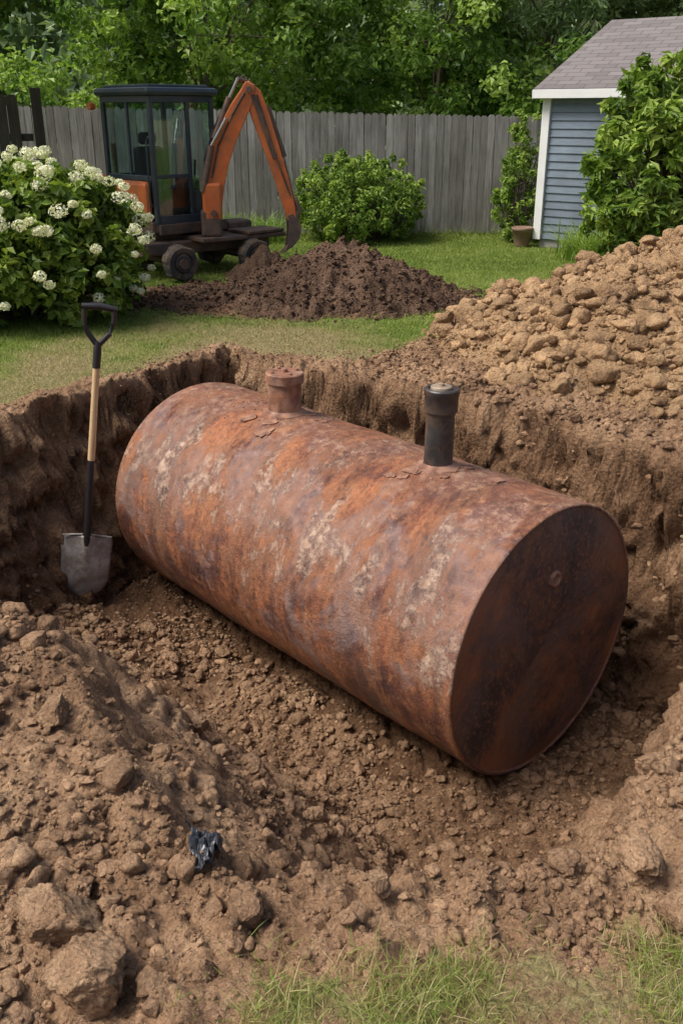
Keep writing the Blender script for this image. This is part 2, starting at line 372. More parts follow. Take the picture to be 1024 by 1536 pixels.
# ---------------------------------------------------------------- piles
def pileH(x,y):
    px,py=3.35,7.85;qx,qy=5.2,7.2
    ex,ey=qx-px,qy-py;t=np.clip(((x-px)*ex+(y-py)*ey)/(ex*ex+ey*ey),0,1)
    dd=np.hypot(x-px-t*ex,y-py-t*ey)
    dd=dd*(1+.10*fbm(x*1.2,y*1.2,0,3,71))
    h=.93*(1-(dd/2.45)**1.4)
    h=np.where(dd>2.45,-(dd-2.45)*.8,h)
    h=h+fbm(x*1.6,y*1.6,0,3,72)*.11+np.abs(vn(x*4.5,y*4.5,0,73))*.11+np.abs(vn(x*10,y*10,0,74))*.08+np.abs(vn(x*22,y*22,0,75))*.05
    return h-.09
def moundH(x,y):
    dd=np.hypot((x-.02)/1.32,(y-9.95)/1.15)*(1+.2*fbm(x*1.5,y*1.5,0,3,81))
    h=.57*(1-dd);h=np.maximum(h,.34*(1-np.hypot((x+.88)/.5,(y-11.3)/.5)))
    h=np.maximum(h,.15*(1-np.hypot((x+1.25)/.9,(y-9.75)/.45)))
    return h+fbm(x*3,y*3,0,3,82)*.09+np.abs(vn(x*8,y*8,0,83))*.10+np.abs(vn(x*19,y*19,0,84))*.06-.07
def pile(name,fn,x0,x1,y0,y1,st,m):
    a=np.arange(x0,x1,st);b=np.arange(y0,y1,st);A,B=np.meshgrid(a,b)
    h=fn(A,B);hg=H(A,B)
    Zp=np.where(h>-.08,h,hg-.12)
    keep=(h>-.09)
    idx=np.arange(A.size).reshape(A.shape)
    F=np.stack([idx[:-1,:-1],idx[:-1,1:],idx[1:,1:],idx[1:,:-1]],-1).reshape(-1,4)
    F=F[keep.ravel()[F].all(1)]
    used=np.unique(F);mp=np.zeros(A.size,int);mp[used]=np.arange(len(used))
    V=np.stack([A.ravel(),B.ravel(),Zp.ravel()],-1)[used]
    return np_mesh(name,V,mp[F],m,True,{'shade':.45+.4*fbm(V[:,0]*2,V[:,1]*2,V[:,2]*2,3,88)})
pile('dirt_pile',pileH,.5,8,4.9,10.8,.02,M_pile)
pile('topsoil_mound',moundH,-2.6,1.8,8.6,12.2,.022,M_dark)
# ---------------------------------------------------------------- clods
def ico(level):
    bm=bmesh.new();bmesh.ops.create_icosphere(bm,subdivisions=level,radius=1)
    V=np.array([v.co[:] for v in bm.verts]);F=np.array([[v.index for v in f.verts] for f in bm.faces]);bm.free();return V,F
TPL={}
for lv in (1,2,3,4,5):
    V,F=ico(lv);L=[]
    for k in range(8):
        a=.40*fbm(V[:,0]*1.3+k*9,V[:,1]*1.3,V[:,2]*1.3,2,100+k)+(.34*np.abs(fbm(V[:,0]*2.7,V[:,1]*2.7+k*5,V[:,2]*2.7,3,120+k)) if lv>1 else 0)
        Q=V*(1+a)[:,None]
        for c in range(9):
            nrm=rng.normal(size=3);nrm/=np.linalg.norm(nrm);pr=Q@nrm;lim=.66
            Q=Q-np.where(pr>lim,(pr-lim)*.85,0)[:,None]*nrm
        if lv>=3:Q=Q*(1+.20*np.abs(fbm(V[:,0]*4,V[:,1]*4+k*5,V[:,2]*4,3,140+k))+(.11*np.abs(fbm(V[:,0]*11,V[:,1]*11+k*5,V[:,2]*11,3,150+k)) if lv>3 else 0))[:,None]
        L.append(Q)
    TPL[lv]=(L,F)
def clods(P,sz,lv,flat=.75):
    L,F=TPL[lv];Vs=[];Fs=[];Sh=[];off=0;n=len(P);pick=rng.integers(0,8,n)
    for k in range(8):
        m=pick==k;c=m.sum()
        if c==0:continue
        q=rng.normal(size=(c,4));q/=np.linalg.norm(q,axis=1)[:,None];a,b_,c_,d_=q.T
        R=np.stack([1-2*(c_**2+d_**2),2*(b_*c_-a*d_),2*(b_*d_+a*c_),2*(b_*c_+a*d_),1-2*(b_**2+d_**2),2*(c_*d_-a*b_),2*(b_*d_-a*c_),2*(c_*d_+a*b_),1-2*(b_**2+c_**2)],-1).reshape(-1,3,3)
        an=rng.uniform(.7,1.2,size=(c,1,3))
        W=np.einsum('nij,mj->nmi',R,L[k])*an*sz[m][:,None,None];W[:,:,2]*=flat
        W+=P[m][:,None,:]
        Vs.append(W.reshape(-1,3));T=L[k].shape[0];Sh.append(np.repeat(np.clip(rng.normal(.5,.2,c),0,1),T))
        Fs.append((F[None]+ (np.arange(c)*T)[:,None,None]+off).reshape(-1,3));off+=c*T
    return np.concatenate(Vs),np.concatenate(Fs),np.concatenate(Sh)
def merge(parts):
    V=[];F=[];Q=[];o=0
    for v,f,s in parts:
        V.append(v);F.append(f+o);Q.append(s);o+=len(v)
    return np.concatenate(V),np.concatenate(F),np.concatenate(Q)
def scatter(n,x0,x1,y0,y1,fn,smin,smax,pw,accept,sink=.25):
    x=rng.uniform(x0,x1,n);y=rng.uniform(y0,y1,n);a=accept(x,y);m=rng.uniform(size=n)<a;x=x[m];y=y[m]
    z=fn(x,y);s=smin*(1-rng.uniform(size=len(x))*(1-(smin/smax)**pw))**(-1/pw)
    return np.stack([x,y,z+s*(.5-sink)],-1),s
def tankclear(x,y):
    rx=x-TC[0];ry=y-TC[1];s=rx*TA[0]+ry*TA[1];o=rx*TE[0]+ry*TE[1]
    return ~((s>-.02)&(s<TL+.02)&(np.abs(o)<.42))
def acc_soil(x,y):
    d_,w_=sdf(x,y);g_,_,_=masks(x,y,d_);cl=.22+.78*ss(fbm(x*2.1,y*2.1,0,3,91)*1.8+.5)
    steep=(d_>0.03)&(d_<w_*.6)&(w_<.7)
    return (1-g_)*cl*tankclear(x,y)*np.where(steep,.3,1)
parts=[]
P,s=scatter(80000,-2.4,2.2,1.25,3.9,H,.0035,.013,1.6,acc_soil);parts.append(clods(P,s,1))
P,s=scatter(24000,-2.6,2.4,1.25,5.6,H,.009,.030,2.0,acc_soil,.32);parts.append(clods(P,s,2))
P,s=scatter(36000,-2.8,3,3.6,8.6,H,.006,.022,1.6,acc_soil);parts.append(clods(P,s,1))
P,s=scatter(7000,.2,3,4.8,8.6,H,.015,.045,2,acc_soil,.32);parts.append(clods(P,s,2))
V,F,q=merge(parts);np_mesh('soil_crumbs',V,F,M_clod,False,{'shade':q})
parts=[]
P,s=scatter(4600,-2.4,2.4,1.3,5.4,H,.018,.056,2.1,acc_soil,.30);parts.append(clods(P,s,3))
V,F,q=merge(parts);np_mesh('soil_clods',V,F,M_clod,True,{'shade':q})
def acc_pile(x,y):
    h=pileH(x,y);return np.where(h>.0,ss(fbm(x*1.8,y*1.8,0,3,92)*1.6+.75),0)
parts=[]
P,s=scatter(26000,.8,6,5.0,9.2,pileH,.009,.026,1.5,acc_pile);parts.append(clods(P,s,1))
P,s=scatter(7000,.8,6,5.0,9.2,pileH,.02,.055,2.0,acc_pile,.30);parts.append(clods(P,s,2))
V,F,q=merge(parts);np_mesh('dirt_pile_crumbs',V,F,M_pile,False,{'shade':q})
P,s=scatter(2100,.9,5,5.2,9,pileH,.042,.115,2.2,acc_pile,.22);V,F,q=clods(P,s,3)
np_mesh('dirt_pile_clods',V,F,M_pile,True,{'shade':q})
P,s=scatter(11000,-2.5,2.0,8.4,12,lambda x,y:np.maximum(moundH(x,y),H(x,y)),.010,.045,1.5,lambda x,y:masks(x,y,-np.ones_like(x)*2)[2]*.9)
V,F,q=clods(P,s,1);np_mesh('topsoil_crumbs',V,F,M_dark,False,{'shade':q})
big=[(-.69,1.66,.088),(-.56,1.50,.100),(.76,1.84,.082),(.82,1.66,.085),(-.92,2.5,.068),(-1.12,2.45,.06),(-1.0,2.05,.045),(-.70,2.25,.04),(-.66,1.80,.038),(.96,2.3,.048),
(-.27,3.47,.085),(-.36,3.72,.07),(-1.38,4.20,.075),(1.62,4.40,.065),(.76,3.70,.05),(-.69,3.9,.06),(-.95,3.9,.05),(.09,1.76,.032),(-.32,1.55,.034),(-.62,3.3,.05),(.3,2.9,.045),(-.1,3.0,.05),(-.24,1.70,.045),(-1.35,2.9,.06),(-1.15,3.2,.05),(1.1,3.3,.05),(.95,2.75,.045),(-.1,3.9,.05),(.25,3.45,.04)]
P=np.array([(x,y,float(H(np.array([x]),np.array([y]))[0])+s*.42) for x,y,s in big]);sz=np.array([b[2] for b in big])
V,F,q=clods(P,sz,5,.88);np_mesh('large_soil_lumps',V,F,M_clod,True,{'shade':np.clip(q*.5+.2,0,1)})
# ---------------------------------------------------------------- tank
tank=empty('rusted_storage_tank',(TC[0],TC[1],TZ))
MT=Matrix(((TA[0],-TA[1],0,TC[0]),(TA[1],TA[0],0,TC[1]),(0,0,1,TZ),(0,0,0,1)))
def tank_local(ob):
    ob.parent=tank;ob.matrix_parent_inverse=Matrix.Translation(-Vector(tank.location));ob.matrix_basis=MT
seg=256
ss_=list(np.linspace(.045,TL-.09,190))
prof=[(0.0,TR-.016),(-.004,TR-.012),(-.004,TR-.008),(.001,TR-.002),(.008,TR),(.028,TR)]+[(s,TR) for s in ss_]+[(TL-.05,TR-.006),(TL-.02,TR-.03),(TL,TR-.08),(TL+.02,TR*.6),(TL+.025,.0)]
A=np.array(prof);th=np.arange(seg)*2*np.pi/seg
SX=np.repeat(A[:,0],seg).reshape(-1,seg);R=np.repeat(A[:,1],seg).reshape(-1,seg);TH=np.tile(th,(len(A),1))
cy=np.cos(TH);cz=np.sin(TH)
body=(SX>.03)&(SX<TL-.05)
dn=fbm(SX*1.6,cy*1.3+4,cz*1.3,3,201)*.012+fbm(SX*9,cy*7,cz*7,3,202)*.003+np.abs(vn(SX*26,cy*20,cz*20,203))*.003
for sx in (1.02,2.04):dn=dn+.004*np.exp(-((SX-sx)/.008)**2)
R=R+np.where(body,dn,fbm(SX,cy*2,cz*2,2,204)*.004*(R>.5))
V=np.stack([SX,R*cy,R*cz],-1).reshape(-1,3)
n=len(A);idx=np.arange(n*seg).reshape(n,seg);nxt=np.roll(idx,-1,1)
F=np.stack([idx[:-1],nxt[:-1],nxt[1:],idx[1:]],-1).reshape(-1,4)[:,::-1]
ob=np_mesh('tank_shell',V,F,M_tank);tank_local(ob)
rr=np.concatenate([np.linspace(0.001,TR-.035,40),[TR-.026,TR-.020,TR-.017,TR-.016]])
sx=np.concatenate([np.full(40,.008),[.008,.007,.004,.0]])
Rg,Tg=np.meshgrid(rr,th,indexing='ij');yy=Rg*np.cos(Tg);zz=Rg*np.sin(Tg)
xx=sx[:,None]+fbm(yy*2.2,zz*2.2,0,3,210)*.010*ss((TR-.03-Rg)/.1)
hy,hz_=-.02,.36
hd=np.hypot(yy-hy,zz-hz_);xx=xx+.03*ss((.028-hd)/.012)-.006*np.exp(-((hd-.037)/.008)**2)
V=np.stack([xx,yy,zz],-1).reshape(-1,3);n=len(rr);idx=np.arange(n*seg).reshape(n,seg);nxt=np.roll(idx,-1,1)
F=np.stack([idx[:-1],nxt[:-1],nxt[1:],idx[1:]],-1).reshape(-1,4)
ob=np_mesh('tank_end_plate',V,F,M_cap);tank_local(ob)
V,F=revolve([(-.002,.046),(.014,.040),(.016,.032),(.004,.024),(-.016,.020),(-.018,.001)],24)
bolt=bm_from(V,F);bmesh.ops.transform(bolt,matrix=Matrix.Translation((.004,hy,hz_))@Matrix.Rotation(-math.pi/2,4,'Y'),verts=bolt.verts)
ob=bm_obj('plug',bolt,M_rust,None,0,True);tank_local(ob)
def rev_part(name,s,prof,m,seg=48,tilt=(0,0)):
    V,F=revolve(prof,seg);ob=bm_obj(name,bm_from(V,F),m,None,0,True)
    e=ob.modifiers.new('e','EDGE_SPLIT');e.split_angle=math.radians(40)
    ob.parent=tank;ob.matrix_parent_inverse=Matrix.Translation(-Vector(tank.location))
    ob.matrix_basis=Matrix.Translation((TC[0]+TA[0]*s,TC[1]+TA[1]*s,TZ+TR))@Matrix.Rotation(tilt[0],4,'X')@Matrix.Rotation(tilt[1],4,'Y')
    return ob
s1,s2=2.12,.80
rev_part('riser_pipe',s1,[(-.06,.150),(-.01,.148),(.010,.138),(.018,.118),(.03,.106),(.205,.106),(.207,.122),(.262,.122),(.268,.116),(.268,.02),(.272,.02),(.288,.018),(.290,.001)],M_rust,tilt=(0,.02))
for i in range(4):
    a=i*math.pi/2+.5
    V,F=revolve([(.266,.012),(.279,.012),(.281,.009),(.281,.001)],6)
    ob=bm_obj('cap_bolt_%d'%i,bm_from(V,F),M_rust,None,0,False);ob.parent=tank;ob.matrix_parent_inverse=Matrix.Translation(-Vector(tank.location))
    ob.matrix_basis=Matrix.Translation((TC[0]+TA[0]*s1+.085*math.cos(a)+.004,TC[1]+TA[1]*s1+.085*math.sin(a),TZ+TR))
rev_part('vent_pipe_weld',s2,[(-.05,.135),(-.01,.130),(.008,.118),(.014,.094),(.026,.080)],M_rust)
rev_part('vent_pipe',s2,[(-.03,.078),(.06,.078),(.31,.077),(.315,.090),(.40,.090),(.405,.094),(.432,.094),(.438,.088),(.438,.072),(.425,.068),(.425,.001)],M_blackpipe,tilt=(0,.01))
rev_part('vent_cap',s2,[(.426,.058),(.446,.056),(.450,.05),(.450,.018),(.462,.016),(.463,.001)],simple('dull_metal',(.42,.34,.25),.5,.2,scale=15,c2=(.25,.17,.11)))
fl=[]
for sc,cnt,sp,zr in ((s1,160,.22,.3),(s2,120,.13,.25),(1.45,90,.5,.3)):
    s_=sc+rng.normal(size=cnt)*sp;o=rng.normal(size=cnt)*zr*.5+.05
    ok=(s_>.1)&(s_<TL-.1)&(np.abs(o)<.5);s_=s_[ok];o=o[ok]
    z_=np.sqrt(TR**2-o**2)+TZ+.001
    fl.append(np.stack([TC[0]+TA[0]*s_+TE[0]*o,TC[1]+TA[1]*s_+TE[1]*o,z_],-1))
P=np.concatenate(fl);s=rng.uniform(.003,.011,len(P))
V,F,q=clods(P,s,2,.35);np_mesh('rust_flakes',V,F,M_flake,parent=tank)
bm=bmesh.new()
for k in range(24):
    c=[s1,s2][k%2];s_=c+random.gauss(0,.14);o=random.uniform(-.30,.12)
    rr_=random.uniform(.025,.075);zc=math.sqrt(TR**2-o*o)
    nrm=Vector((TE[0]*o/TR,TE[1]*o/TR,zc/TR)).normalized()
    nrm=(nrm+Vector((random.uniform(-.06,.06),random.uniform(-.06,.06),0))).normalized()
    p=Vector((TC[0]+TA[0]*s_+TE[0]*o,TC[1]+TA[1]*s_+TE[1]*o,TZ+zc+.008))
    a=nrm.cross(Vector((0,1,0))).normalized();b_=nrm.cross(a);m_=13;pts=[]
    for j in range(m_):
        q=2*math.pi*j/m_;r_=rr_*random.uniform(.55,1.15);pts.append(p+a*math.cos(q)*r_+b_*math.sin(q)*r_*.7)
    top=[bm.verts.new(q+nrm*.002) for q in pts];bot=[bm.verts.new(q-nrm*.014) for q in pts]
    bm.faces.new(top)
    for j in range(len(top)):
        k2=(j+1)%len(top);bm.faces.new((bot[j],bot[k2],top[k2],top[j]))
bm_obj('scale_plates',bm,M_flake,tank)
# ---------------------------------------------------------------- shovel
def hz(x,y):return float(H(np.array([x]),np.array([y]))[0])
def build_shovel():
    dirv=Vector((-.276,.882,-.4806));best=None
    t=3.5
    while t<7:
        x,y=dirv.x*t,dirv.y*t;z=1.8+dirv.z*t
        if z<=hz(x,y)+.01:best=(x,y,z);break
        t+=.01
    B=Vector(best or (-1.4,4.5,-.65))
    tt=(B.y+.14)/1.0065;T=Vector((-.2586*tt,B.y+.14,1.8-.19*tt))
    Ls=(T-B).length
    zax=(T-B).normalized();fwd=Vector((.18,-1,0));xax=fwd.cross(zax).normalized()*-1;yax=zax.cross(xax)
    M=Matrix(((xax.x,yax.x,zax.x,B.x),(xax.y,yax.y,zax.y,B.y),(xax.z,yax.z,zax.z,B.z),(0,0,0,1)))
    k=Ls/1.5
    root=empty('shovel',B)
    def add(ob):
        ob.parent=root;ob.matrix_parent_inverse=Matrix.Translation(-B);ob.matrix_basis=M
    mb,nt,b,o=mat('shovel_blade_steel');co=objco(nt)
    c=ramp(nt,noise(nt,co,9,5,.65),[(.35,(.17,.14,.12)),(.6,(.38,.355,.33))])
    c=mixc(nt,ramp(nt,noise(nt,co,14,6,.75),[(.5,(0,0,0)),(.62,(.8,.8,.8))]),c,(.22,.14,.09))
    nt.links.new(c,b.inputs['Base Color']);b.inputs['Metallic'].default_value=.2;b.inputs['Roughness'].default_value=.45
    bump(nt,b,noise(nt,co,60,3,.7),.3,.003)
    nu,nv=25,33;Vv=[];Ff=[]
    for j in range(nv):
        v=j/(nv-1);hh=v*.34*k
        if v<.42:wd=math.sin((v/.42)**.75*math.pi/2)*.118+.002
        else:wd=.118+.010*(v-.42)/.58
        if v>.93:wd-=(v-.93)/.07*.012
        for i in range(nu):
            u=i/(nu-1)*2-1
            x=u*wd*k;y=.045*k*u*u*(.35+.65*v)-.03*k*math.sin(v*math.pi)*.6
            r=abs(u*wd)
            y-= .018*k*math.exp(-(r/.022)**2)*float(ss(np.array((v-.45)/.5)))
            top=.02*k*(1-abs(u)) if v>.9 else 0
            Vv.append((x,y,hh+top*(v-.9)/.1 if v>.9 else hh))
    for j in range(nv-1):
        for i in range(nu-1):
            a=j*nu+i;Ff.append((a,a+1,a+nu+1,a+nu))
    ob=bm_obj('blade',bm_from(Vv,Ff),mb,None,0,True);md=ob.modifiers.new('s','SOLIDIFY');md.thickness=.004;add(ob)
    mm=simple('dark_socket_steel',(.035,.030,.032),.4,.3,scale=9,bs=.1)
    mw=wood('ash_handle',(.48,.30,.15),(.66,.45,.25),(60,60,4),.45,False)
    for nm,pts,rad,m_ in (('step_left',[(-.118*k,.03,.345*k),(-.02*k,-.0,.362*k)],.007,mb),('step_right',[(.118*k,.03,.345*k),(.02*k,-.0,.362*k)],.007,mb),
        ('socket',[(0,-.012,.20*k),(0,-.012,.34*k),(0,.006,.45*k),(0,.008,.75*k)],[.008,.022,.024,.023],mm),
        ('shaft',[(0,.008,.75*k),(0,.008,1.0*k),(0,.008,1.215*k)],[.0235,.0225,.022],mw),
        ('grip_socket',[(0,.008,1.205*k),(0,.008,1.29*k),(0,.008,1.33*k)],[.025,.026,.021],mm)):
        add(tube(nm,pts,rad,m_,None,16))
    arc=lambda sgn:[(0,.008,1.31*k),(sgn*.022*k,.008,1.335*k),(sgn*.050*k,.008,1.37*k),(sgn*.066*k,.008,1.42*k),(sgn*.068*k,.008,1.485*k)]
    add(tube('grip_arm_left',arc(-1),[.019,.018,.017,.016,.016],mm,None,12));add(tube('grip_arm_right',arc(1),[.019,.018,.017,.016,.016],mm,None,12))
    add(tube('grip_bar',[(-.080*k,.008,1.485*k),(0,.008,1.493*k),(.080*k,.008,1.485*k)],[.019,.023,.019],mm,None,14))
build_shovel()
# ---------------------------------------------------------------- torn plastic
def plastic():
    x0,y0=-.365,1.93
    n=30;U,Vv=np.meshgrid(np.linspace(-1,1,n),np.linspace(-1,1,n))
    hgt=.05*np.abs(fbm(U*1.4,Vv*1.4,0,2,301))+.035*np.abs(fbm(U*3,Vv*3,0,2,302))
    px=x0+U*.045*(1+.3*Vv)-Vv*.022;py=y0+Vv*.11+.012*np.sin(U*3)
    pz=H(px,py)+.018+hgt*.9
    m,nt,b,o=mat('black_plastic_film');co=objco(nt)
    nt.links.new(ramp(nt,noise(nt,co,30,4,.6),[(.4,(.018,.02,.024)),(.7,(.06,.066,.078))]),b.inputs['Base Color']);b.inputs['Roughness'].default_value=.3
    idx=np.arange(n*n).reshape(n,n);F=np.stack([idx[:-1,:-1],idx[:-1,1:],idx[1:,1:],idx[1:,:-1]],-1).reshape(-1,4)
    c=F[:, 0];uu=U.ravel()[c];vv=Vv.ravel()[c];keep=(np.hypot(uu,vv*.9)+.35*vn(uu*3,vv*3,0,303))<1.0
    ob=np_mesh('black_plastic_scrap',np.stack([px,py,pz],-1).reshape(-1,3),F[keep],m,False)
    md=ob.modifiers.new('s','SOLIDIFY');md.thickness=.002
plastic()
# ---------------------------------------------------------------- foliage helpers
def unit(v):return v/(np.linalg.norm(v,axis=-1,keepdims=True)+1e-9)
def leafquads(P,Nn,ln,wd,fold=.25):
    n=len(P);r=unit(rng.normal(size=(n,3)));t=unit(np.cross(Nn,r));b_=np.cross(Nn,t)
    ln=np.broadcast_to(ln,(n,))[:,None];wd=np.broadcast_to(wd,(n,))[:,None]
    a=P-t*ln*.5;c=P+t*ln*.5-Nn*ln*.12;m=P-t*ln*.05
    l=m+b_*wd*.5+Nn*wd*fold;r_=m-b_*wd*.5+Nn*wd*fold
    V=np.stack([a,l,c,r_],1).reshape(-1,3)
    F=np.arange(4*n).reshape(n,4);return V,F
def clumps(C,R,per,ln,wd,flat=.8,jit=.5,up=.5):
    n=len(C);R=np.broadcast_to(R,(n,))
    dirs=unit(rng.normal(size=(n,per,3)));rad=rng.uniform(size=(n,per,1))**.45
    off=dirs*rad*R[:,None,None];off[...,2]*=flat
    P=(C[:,None,:]+off).reshape(-1,3)
    Nn=dirs.reshape(-1,3)*.6+np.array([0,0,up])+rng.normal(size=(n*per,3))*jit;Nn=unit(Nn)
    l=ln*rng.uniform(.6,1.3,n*per);V,F=leafquads(P,Nn,l,l*wd/ln)
    csh=np.repeat(rng.uniform(.05,.8,n),per);sh=np.clip(csh+rng.normal(size=n*per)*.16+.1,0,1)
    return V,F,np.repeat(sh,4)
def tree(name,x,y,trunk_h,tr,clist,leafmat,per,ln,wd,lean=0):
    root=empty(name,(x,y,0))
    tp=[(x,y,-.1),(x+lean*.3,y,trunk_h*.35),(x+lean*.6,y+.05,trunk_h*.7),(x+lean,y,trunk_h),(x+lean*1.2,y,trunk_h*1.7)]
    tube('trunk',tp,[tr*1.25,tr,tr*.85,tr*.7,tr*.25],M_bark,root,12)
    C=np.array([c[:3] for c in clist]);R=np.array([c[3] for c in clist])
    VV=[];FF=[];o=0
    for i,c in enumerate(clist):
        if i%7:continue
        st=Vector(tp[3]).lerp(Vector(tp[4]),random.uniform(0,.8)) if random.random()<.7 else Vector(tp[2]).lerp(Vector(tp[3]),random.random())
        e=Vector(c[:3]);m1=st.lerp(e,.5)+Vector((random.uniform(-.15,.15),random.uniform(-.15,.15),random.uniform(0,.35)))
        r0=tr*.22
        v,f=tube_np([st,m1,e],[r0,r0*.55,r0*.15],5,False);VV+=v;FF+=[tuple(q+o for q in ff) for ff in f];o+=len(v)
    np_mesh('limbs',np.array([tuple(v) for v in VV]),np.array(FF),M_bark,parent=root)
    V,F,sh=clumps(C,R,per,ln,wd)
    np_mesh('crown',V,F,leafmat,False,{'shade':sh},root)
    return root
def crown(cx,cy,cz,rx,ry,rz,n,rmin=.35,rmax=.6,low=-.9):
    L=[]
    while len(L)<n:
        v=np.random.default_rng(random.randrange(1<<30)).normal(size=3);v/=np.linalg.norm(v)
        if v[2]<low:continue
        k=random.uniform(.2,1)**.6
        L.append((cx+v[0]*rx*k,cy+v[1]*ry*k,cz+v[2]*rz*k,random.uniform(rmin,rmax)))
    return L
tree('maple_tree',-2.3,17.8,2.2,.11,crown(-2.2,17.8,3.6,2.7,2.0,2.0,135,.26,.46),M_leafA,120,.125,.085)
tree('birch_tree',1.6,19.0,2.0,.10,crown(1.6,19,3.4,2.3,1.8,2.2,130,.26,.46),M_leafA,120,.125,.08,.2)
tree('willow_tree',4.0,20.5,2.2,.12,crown(4.2,20.5,3.7,2.8,2.0,2.7,160,.28,.5),M_leafB,120,.18,.055)
tree('broadleaf_tree',8.2,21,2.2,.15,crown(8.0,21,3.7,3.0,2.2,2.5,140,.32,.55),M_leafB,110,.17,.11)
tree('overhanging_tree',-5.6,12.2,2.3,.17,crown(-4.9,11.6,3.75,2.6,1.7,1.35,130,.22,.40,-.95),M_leafD,110,.11,.075,.3)
C=[]
for k in range(1000):
    yy=random.uniform(22,29);C.append((random.uniform(-16,18),yy,random.uniform(.2,7.3)))
C=np.array(C);R=rng.uniform(.5,1.05,len(C))
V,F,sh=clumps(C,R,85,.31,.20)
np_mesh('distant_trees',V,F,M_leafC,False,{'shade':sh})
C=np.stack([rng.uniform(-11,9,260),rng.uniform(17.2,20.5,260),rng.uniform(.9,2.9,260)],-1)
V,F,sh=clumps(C,rng.uniform(.3,.6,260),90,.14,.09);np_mesh('understorey_shrubs',V,F,M_leafA,False,{'shade':sh})
def bush(name,x,y,rx,ry,h,n,per,ln,wd,m,cr=.16,low=.85,sprig=.3,upk=0):
    root=empty(name,(x,y,0));C=[];RR=[]
    for i in range(n):
        v=rng.normal(size=3);v/=np.linalg.norm(v)
        if v[2]<-low:v[2]*=-1
        sp=rng.uniform()<sprig
        k=rng.uniform(.2,1)**.45*(1+.22*float(vn(np.array([v[0]*2.2+x]),np.array([v[1]*2.2]),np.array([v[2]*2.2]),401)[0]))
        rad=cr*rng.uniform(.7,1.3)
        if sp:k=rng.uniform(.95,1.16+upk*max(v[2],0));rad*=.55
        zz=h*.46+v[2]*h*.50*k
        C.append((x+v[0]*rx*k,y+v[1]*ry*k,max(.08,zz)));RR.append(rad)
    C=np.array(C);V,F,sh=clumps(C,np.array(RR),per,ln,wd,up=.7,flat=1.0)
    np_mesh('foliage',V,F,m,False,{'shade':sh},root)
    VV=[];FF=[];o=0
    for i in range(0,n,2):
        e=Vector(C[i]);b_=Vector((x+random.uniform(-.15,.15),y+random.uniform(-.15,.15),-.05))
        v,f=tube_np([b_,b_.lerp(e,.5)+Vector((0,0,.05)),e],[.012,.007,.003],5,False);VV+=v;FF+=[tuple(q+o for q in ff) for ff in f];o+=len(v)
    np_mesh('stems',np.array([tuple(v) for v in VV]),np.array(FF),M_bark,parent=root)
    return root,C
root,C=bush('hydrangea_bush',-3.02,8.95,1.10,.95,1.36,500,46,.105,.066,M_leafH,.15)
fh=[]
for i in range(120):
    while 1:
        v=rng.normal(size=3);v/=np.linalg.norm(v)
        if v[2]>-.5 and v[1]<.4 and (v[2]>.1 or rng.uniform()<.55):break
    k=1+rng.uniform(-.02,.09)
    fh.append((-3.02+v[0]*1.22*k,8.95+v[1]*1.10*k,1.36*.46+v[2]*1.36*.60*k,rng.uniform(.034,.074)))
fh=np.array(fh);per=100
dirs=unit(rng.normal(size=(len(fh),per,3)));P=(fh[:,None,:3]+dirs*fh[:,3][:,None,None]*np.array([1,1,.75])*rng.uniform(.75,1.12,size=(len(fh),per,1))).reshape(-1,3)
V,F=leafquads(P,unit(dirs.reshape(-1,3)+rng.normal(size=(len(P),3))*.3),.024,.022,.1)
np_mesh('flower_heads',V,F,M_petal,False,{'shade':np.repeat(rng.uniform(0,1,len(P)),4)},root)
bush('rounded_shrub',.28,14.75,.86,.8,1.14,360,44,.075,.035,M_leafS,.13,sprig=.5,upk=.15)
bush('tall_shrub',3.74,11.35,.82,.7,2.26,460,44,.14,.052,M_leafS,.16,sprig=.5,upk=.12)
bush('potted_shrub',2.66,14.6,.36,.30,1.62,140,32,.075,.035,M_leafS,.11,sprig=.5,upk=.2)
V,F=revolve([(0,.001),(0,.10),(.02,.105),(.22,.145),(.225,.16),(.265,.162),(.27,.15),(.24,.14),(.24,.001)],32)
ob=bm_obj('plant_pot',bm_from(V,F),simple('terracotta',(.24,.15,.10),.8,0,scale=8),None,0,True);ob.location=(2.62,14.05,.0)
# ---------------------------------------------------------------- grass blades
def blades(P,ln,wd,lean,name,m,shade,parent=None):
    n=len(P);az=rng.uniform(0,2*np.pi,n);dx=np.stack([np.cos(az),np.sin(az),np.zeros(n)],-1);sd=np.stack([-np.sin(az),np.cos(az),np.zeros(n)],-1)
    tw=rng.uniform(0,np.pi,n);sd=sd*np.cos(tw)[:,None]+dx*np.sin(tw)[:,None]*.6
    lean=lean*rng.uniform(.2,1.3,n);rows=[]
    for k,tt in enumerate((0,.4,.75,1.0)):
        c=P+dx*(lean*tt**2*ln)[:,None];c=c+np.array([0,0,1])*(ln*(tt-.35*lean*tt**2))[:,None]
        ww=wd*(1,.9,.6,.08)[k]*.5
        rows.append(c-sd*ww[:,None]);rows.append(c+sd*ww[:,None])
    V=np.stack(rows,1).reshape(-1,3)
    b0=(np.arange(n)*8)[:,None,None];q=np.array([[0,1,3,2],[2,3,5,4],[4,5,7,6]])
    F=(b0+q[None]).reshape(-1,4)
    return np_mesh(name,V,F,m,False,{'shade':np.repeat(shade,8)},parent)
def gsample(n,x0,x1,y0,y1):
    x=rng.uniform(x0,x1,n);y=rng.uniform(y0,y1,n);d_,_=sdf(x,y);g_,dr,_=masks(x,y,d_)
    return x,y,g_,dr,d_
x,y,g_,dr,d_=gsample(80000,-1.3,1.5,.9,1.85)
cl=ss(fbm(x*4,y*4,0,3,501)*2.2+.45)
m=rng.uniform(size=len(x))<np.clip(g_*(.14+cl),0,1)*.8;x=x[m];y=y[m]
